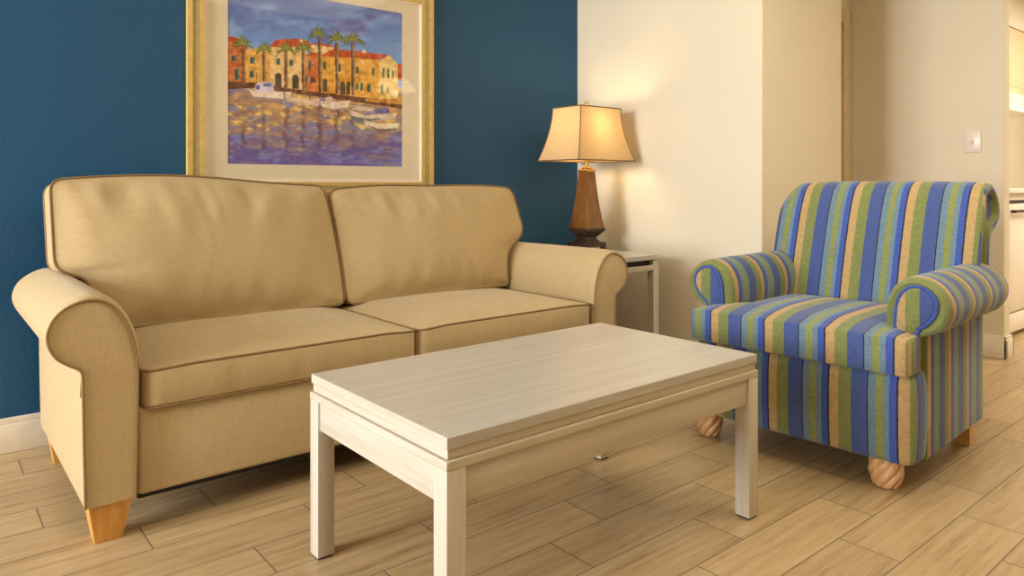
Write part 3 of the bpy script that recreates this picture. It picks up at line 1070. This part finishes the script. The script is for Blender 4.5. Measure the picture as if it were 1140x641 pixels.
    lay(poly([(560, 372), (697, 372), (697, 392), (560, 380)]), C(196, 140, 66) + tex * 80)
    # palms
    for x, y0, y1 in ((103, 170, 312), (180, 190, 318), (262, 190, 336), (327, 186, 350), (388, 140, 350), (452, 160, 352), (512, 160, 358)):
        lay((np.abs(X - x - (Y - y0) * 0.015) < 6.5) & (Y > y0) & (Y < y1), C(108, 80, 56) + tex * 90)
        lay((np.abs(X - x - 3 - (Y - y0) * 0.015) < 2.2) & (Y > y0) & (Y < y1), C(168, 134, 92) + tex * 60)
    for x, y, r in ((100, 168, 42), (180, 186, 36), (262, 188, 40), (327, 184, 38), (383, 132, 40), (452, 150, 40), (515, 152, 42)):
        for layer_ in range(2):
            for k in range(11):
                a0 = PI * (0.02 + 0.96 * k / 10) + rs.uniform(-0.1, 0.1)
                L = r * rs.uniform(0.85, 1.12)
                tt = np.linspace(0, 1, 12)
                for q in tt:
                    px = x + math.cos(a0) * L * q
                    py = y - math.sin(a0) * L * q * 0.95 + 26 * q * q * abs(math.cos(a0))
                    rr = 4.6 * (1 - 0.6 * q)
                    col = C(96, 104, 48) if layer_ == 0 else (C(150, 152, 70) if k % 2 else C(122, 132, 62))
                    if layer_ == 1 and q > 0.8:
                        continue
                    lay((X - px) ** 2 + (Y - py) ** 2 < (rr * (1 if layer_ == 0 else 0.62)) ** 2, col)
    # boats
    WHT, SHD = C(226, 206, 190), C(158, 140, 150)
    lay(poly([(150, 318), (168, 308), (212, 308), (220, 346), (146, 346)]), C(206, 196, 214) + tex * 40)
    lay(poly([(150, 322), (164, 318), (164, 336), (150, 336)]), C(92, 100, 150))
    lay(poly([(178, 312), (208, 312), (208, 326), (178, 326)]), C(112, 118, 168))
    lay(poly([(120, 334), (160, 346), (284, 344), (270, 374), (140, 364)]), WHT + tex * 50)
    lay(poly([(124, 346), (142, 362), (270, 374), (266, 379), (140, 369)]), SHD)
    lay(poly([(256, 364), (330, 370), (388, 372), (384, 398), (330, 392), (264, 382)]), C(208, 184, 164) + tex * 60)
    lay(poly([(392, 380), (440, 384), (504, 376), (494, 404), (440, 410), (396, 400)]), WHT + tex * 50)
    lay(poly([(410, 366), (434, 362), (450, 384), (410, 384)]), C(214, 190, 170) + tex * 40)
    lay(poly([(396, 402), (440, 409), (494, 403), (488, 410), (440, 414)]), SHD)
    lay(poly([(504, 394), (560, 402), (600, 404), (596, 418), (510, 412)]), C(206, 186, 176) + tex * 50)
    lay(poly([(500, 412), (560, 434), (678, 424), (668, 446), (560, 458), (508, 448)]), C(212, 196, 176) + tex * 50)
    lay(poly([(502, 432), (560, 446), (640, 444), (560, 459), (508, 450)]), C(118, 118, 120))
    lay(poly([(590, 410), (646, 404), (652, 424), (600, 426)]), C(120, 110, 170) + tex * 40)
    lay(poly([(552, 450), (610, 464), (690, 462), (680, 486), (610, 490), (560, 474)]), C(224, 206, 182) + tex * 50)
    lay(poly([(556, 466), (610, 484), (680, 482), (670, 489), (610, 493)]), C(120, 100, 100))
    for x0, y0, y1 in ((152, 270, 312), (256, 318, 372), (420, 330, 384), (352, 340, 376)):
        lay((np.abs(X - x0) < 1.4) & (Y > y0) & (Y < y1), C(120, 90, 66))
    for _ in range(60):
        px, py = rs.uniform(160, 690), rs.uniform(350, 480)
        k = (px - 160) / 530
        if abs(py - (352 + k * 110)) < 34:
            lay(((X - px) / 4) ** 2 + ((Y - py) / 2.2) ** 2 < 1, [C(96, 62, 50), C(232, 214, 196), C(150, 120, 110)][rs.randint(3)])
    img[:] = np.clip(img + tex * 16, 0, 255)
    lin = np.clip((img / 255.0 - 0.5) * 1.12 + 0.55, 0, 1)
    lin = np.where(lin <= 0.04045, lin / 12.92, ((lin + 0.055) / 1.055) ** 2.4)
    xs = np.linspace(IX0 - 0.001, IX1 + 0.001, W); zs = np.linspace(IZ1 + 0.001, IZ0 - 0.001, H)
    v = [(x, VB - 0.006, z) for z in zs for x in xs]
    f = [(r * W + c_, r * W + c_ + 1, (r + 1) * W + c_ + 1, (r + 1) * W + c_) for r in range(H - 1) for c_ in range(W - 1)]
    o = obj('canvas', v, f, M['canvas'], pic, smooth=None)
    at_ = o.data.color_attributes.new('paint', 'FLOAT_COLOR', 'POINT')
    rgba = np.ones((H * W, 4), np.float32); rgba[:, :3] = lin.reshape(-1, 3)
    at_.data.foreach_set('color', rgba.ravel())


painting()

# ---------------------------------------------------------------- light switch on the partition wall
sx, sy, sz = 4.567, 1.459, 1.193
swt = thing('light_switch', 'white light switch plate on the partition wall above the armchair', 'light switch', (sx, sy, sz))
MB().box(sx - 0.007, sx, sy - 0.042, sy + 0.042, sz - 0.062, sz + 0.062, 0.004).build('plate', M['plastic'], swt)
MB().box(sx - 0.018, sx - 0.005, sy - 0.006, sy + 0.006, sz - 0.013, sz + 0.007, 0.002).build('toggle', M['casing'], swt)

# ---------------------------------------------------------------- kitchen glimpsed past the partition
KX0, KX1 = 5.12, 5.95
rng = thing('kitchen_range', 'white kitchen range just visible past the partition wall', 'stove', ((KX0 + KX1) / 2, 1.75, 0))
MB().box(KX0, KX1, 1.47, 2.055, 0.03, 0.895, 0.004).box(KX0 + 0.02, KX1 - 0.02, 1.52, 2.0, 0.0, 0.05).build('body', M['enamel'], rng)
MB().box(KX0 - 0.004, KX1 + 0.004, 1.44, 2.055, 0.895, 0.925, 0.006).box(KX0, KX1, 1.99, 2.055, 0.92, 1.02, 0.006).build('cooktop', M['enamel'], rng)
MB().box(KX0 + 0.01, KX1 - 0.01, 1.466, 1.474, 0.832, 0.852).build('vent_slot', M['black'], rng)
od = MB().box(KX0 + 0.008, KX1 - 0.008, 1.448, 1.472, 0.165, 0.825, 0.006).build('oven_door', M['enamel'], rng)
MB().tube([(KX0 + 0.06, 1.446, 0.785), (KX0 + 0.06, 1.425, 0.785), (KX1 - 0.06, 1.425, 0.785), (KX1 - 0.06, 1.446, 0.785)], 0.009).build('handle', M['bronze'], od)
MB().box(KX0 + 0.008, KX1 - 0.008, 1.450, 1.472, 0.035, 0.148, 0.006).build('drawer', M['enamel'], rng)
hd = thing('range_hood', 'white range hood under the maple cabinet past the partition', 'range hood', ((KX0 + 6.30) / 2, 1.83, 1.45))
MB().box(KX0, 6.30, 1.66, 2.058, 1.50, 1.60, 0.004).build('body', M['enamel'], hd)
MB().loft([[(KX0, 1.585, 1.452), (6.30, 1.585, 1.452), (6.30, 2.058, 1.452), (KX0, 2.058, 1.452)], [(KX0, 1.595, 1.475), (6.30, 1.595, 1.475), (6.30, 2.058, 1.475), (KX0, 2.058, 1.475)],
           [(KX0, 1.66, 1.505), (6.30, 1.66, 1.505), (6.30, 2.058, 1.505), (KX0, 2.058, 1.505)]]).build('canopy', M['enamel'], hd)
cb = thing('wall_cabinet', 'pale maple wall cabinet above the range hood', 'cabinet', (5.9, 1.9, 1.602))
MB().box(KX0, 6.75, 1.745, 2.058, 1.602, 2.105, 0.002).build('body', M['cabinet'], cb)
for x0, x1 in ((KX0 + 0.006, 5.93), (5.942, 6.744)):
    d_ = MB().box(x0, x1, 1.725, 1.744, 1.61, 2.10, 0.003).box(x0 + 0.06, x1 - 0.06, 1.721, 1.727, 1.67, 2.04, 0.002).build('door', M['cabinet'], cb)
    MB().lathe(0, 0, [(0.001, 0)], 3) if False else None
structure('wall_soffit', MB().box(4.655, 8.5, 1.72, 2.06, 2.105, ZC), M['cream'])

# ---------------------------------------------------------------- pendant lamp behind the camera (seen only as a reflection in the picture glass)
QX, QY, QZ = 4.52, -1.50, 2.12
pl = thing('pendant_lamp', 'glowing glass pendant lamp mirrored in the glass of the harbour painting', 'lamp', (QX, QY, QZ))
MB().lathe(QX, QY, [(0.245, QZ - 0.02), (0.25, QZ - 0.01), (0.21, QZ + 0.06), (0.13, QZ + 0.12), (0.04, QZ + 0.15), (0.03, QZ + 0.15), (0.12, QZ + 0.11), (0.20, QZ + 0.05), (0.24, QZ - 0.01)], 32).build('shade', M['pendant_glass'], pl)
MB().lathe(QX, QY, [(0.005, QZ - 0.10), (0.035, QZ - 0.08), (0.045, QZ - 0.04), (0.03, QZ + 0.05), (0.015, QZ + 0.08), (0.015, QZ + 0.15)], 20).build('bulb', M['bulb'], pl)
MB().lathe(QX, QY, [(0.006, QZ + 0.14), (0.006, ZC - 0.02), (0.05, ZC - 0.02), (0.05, ZC)], 12).build('rod', M['brass'], pl)
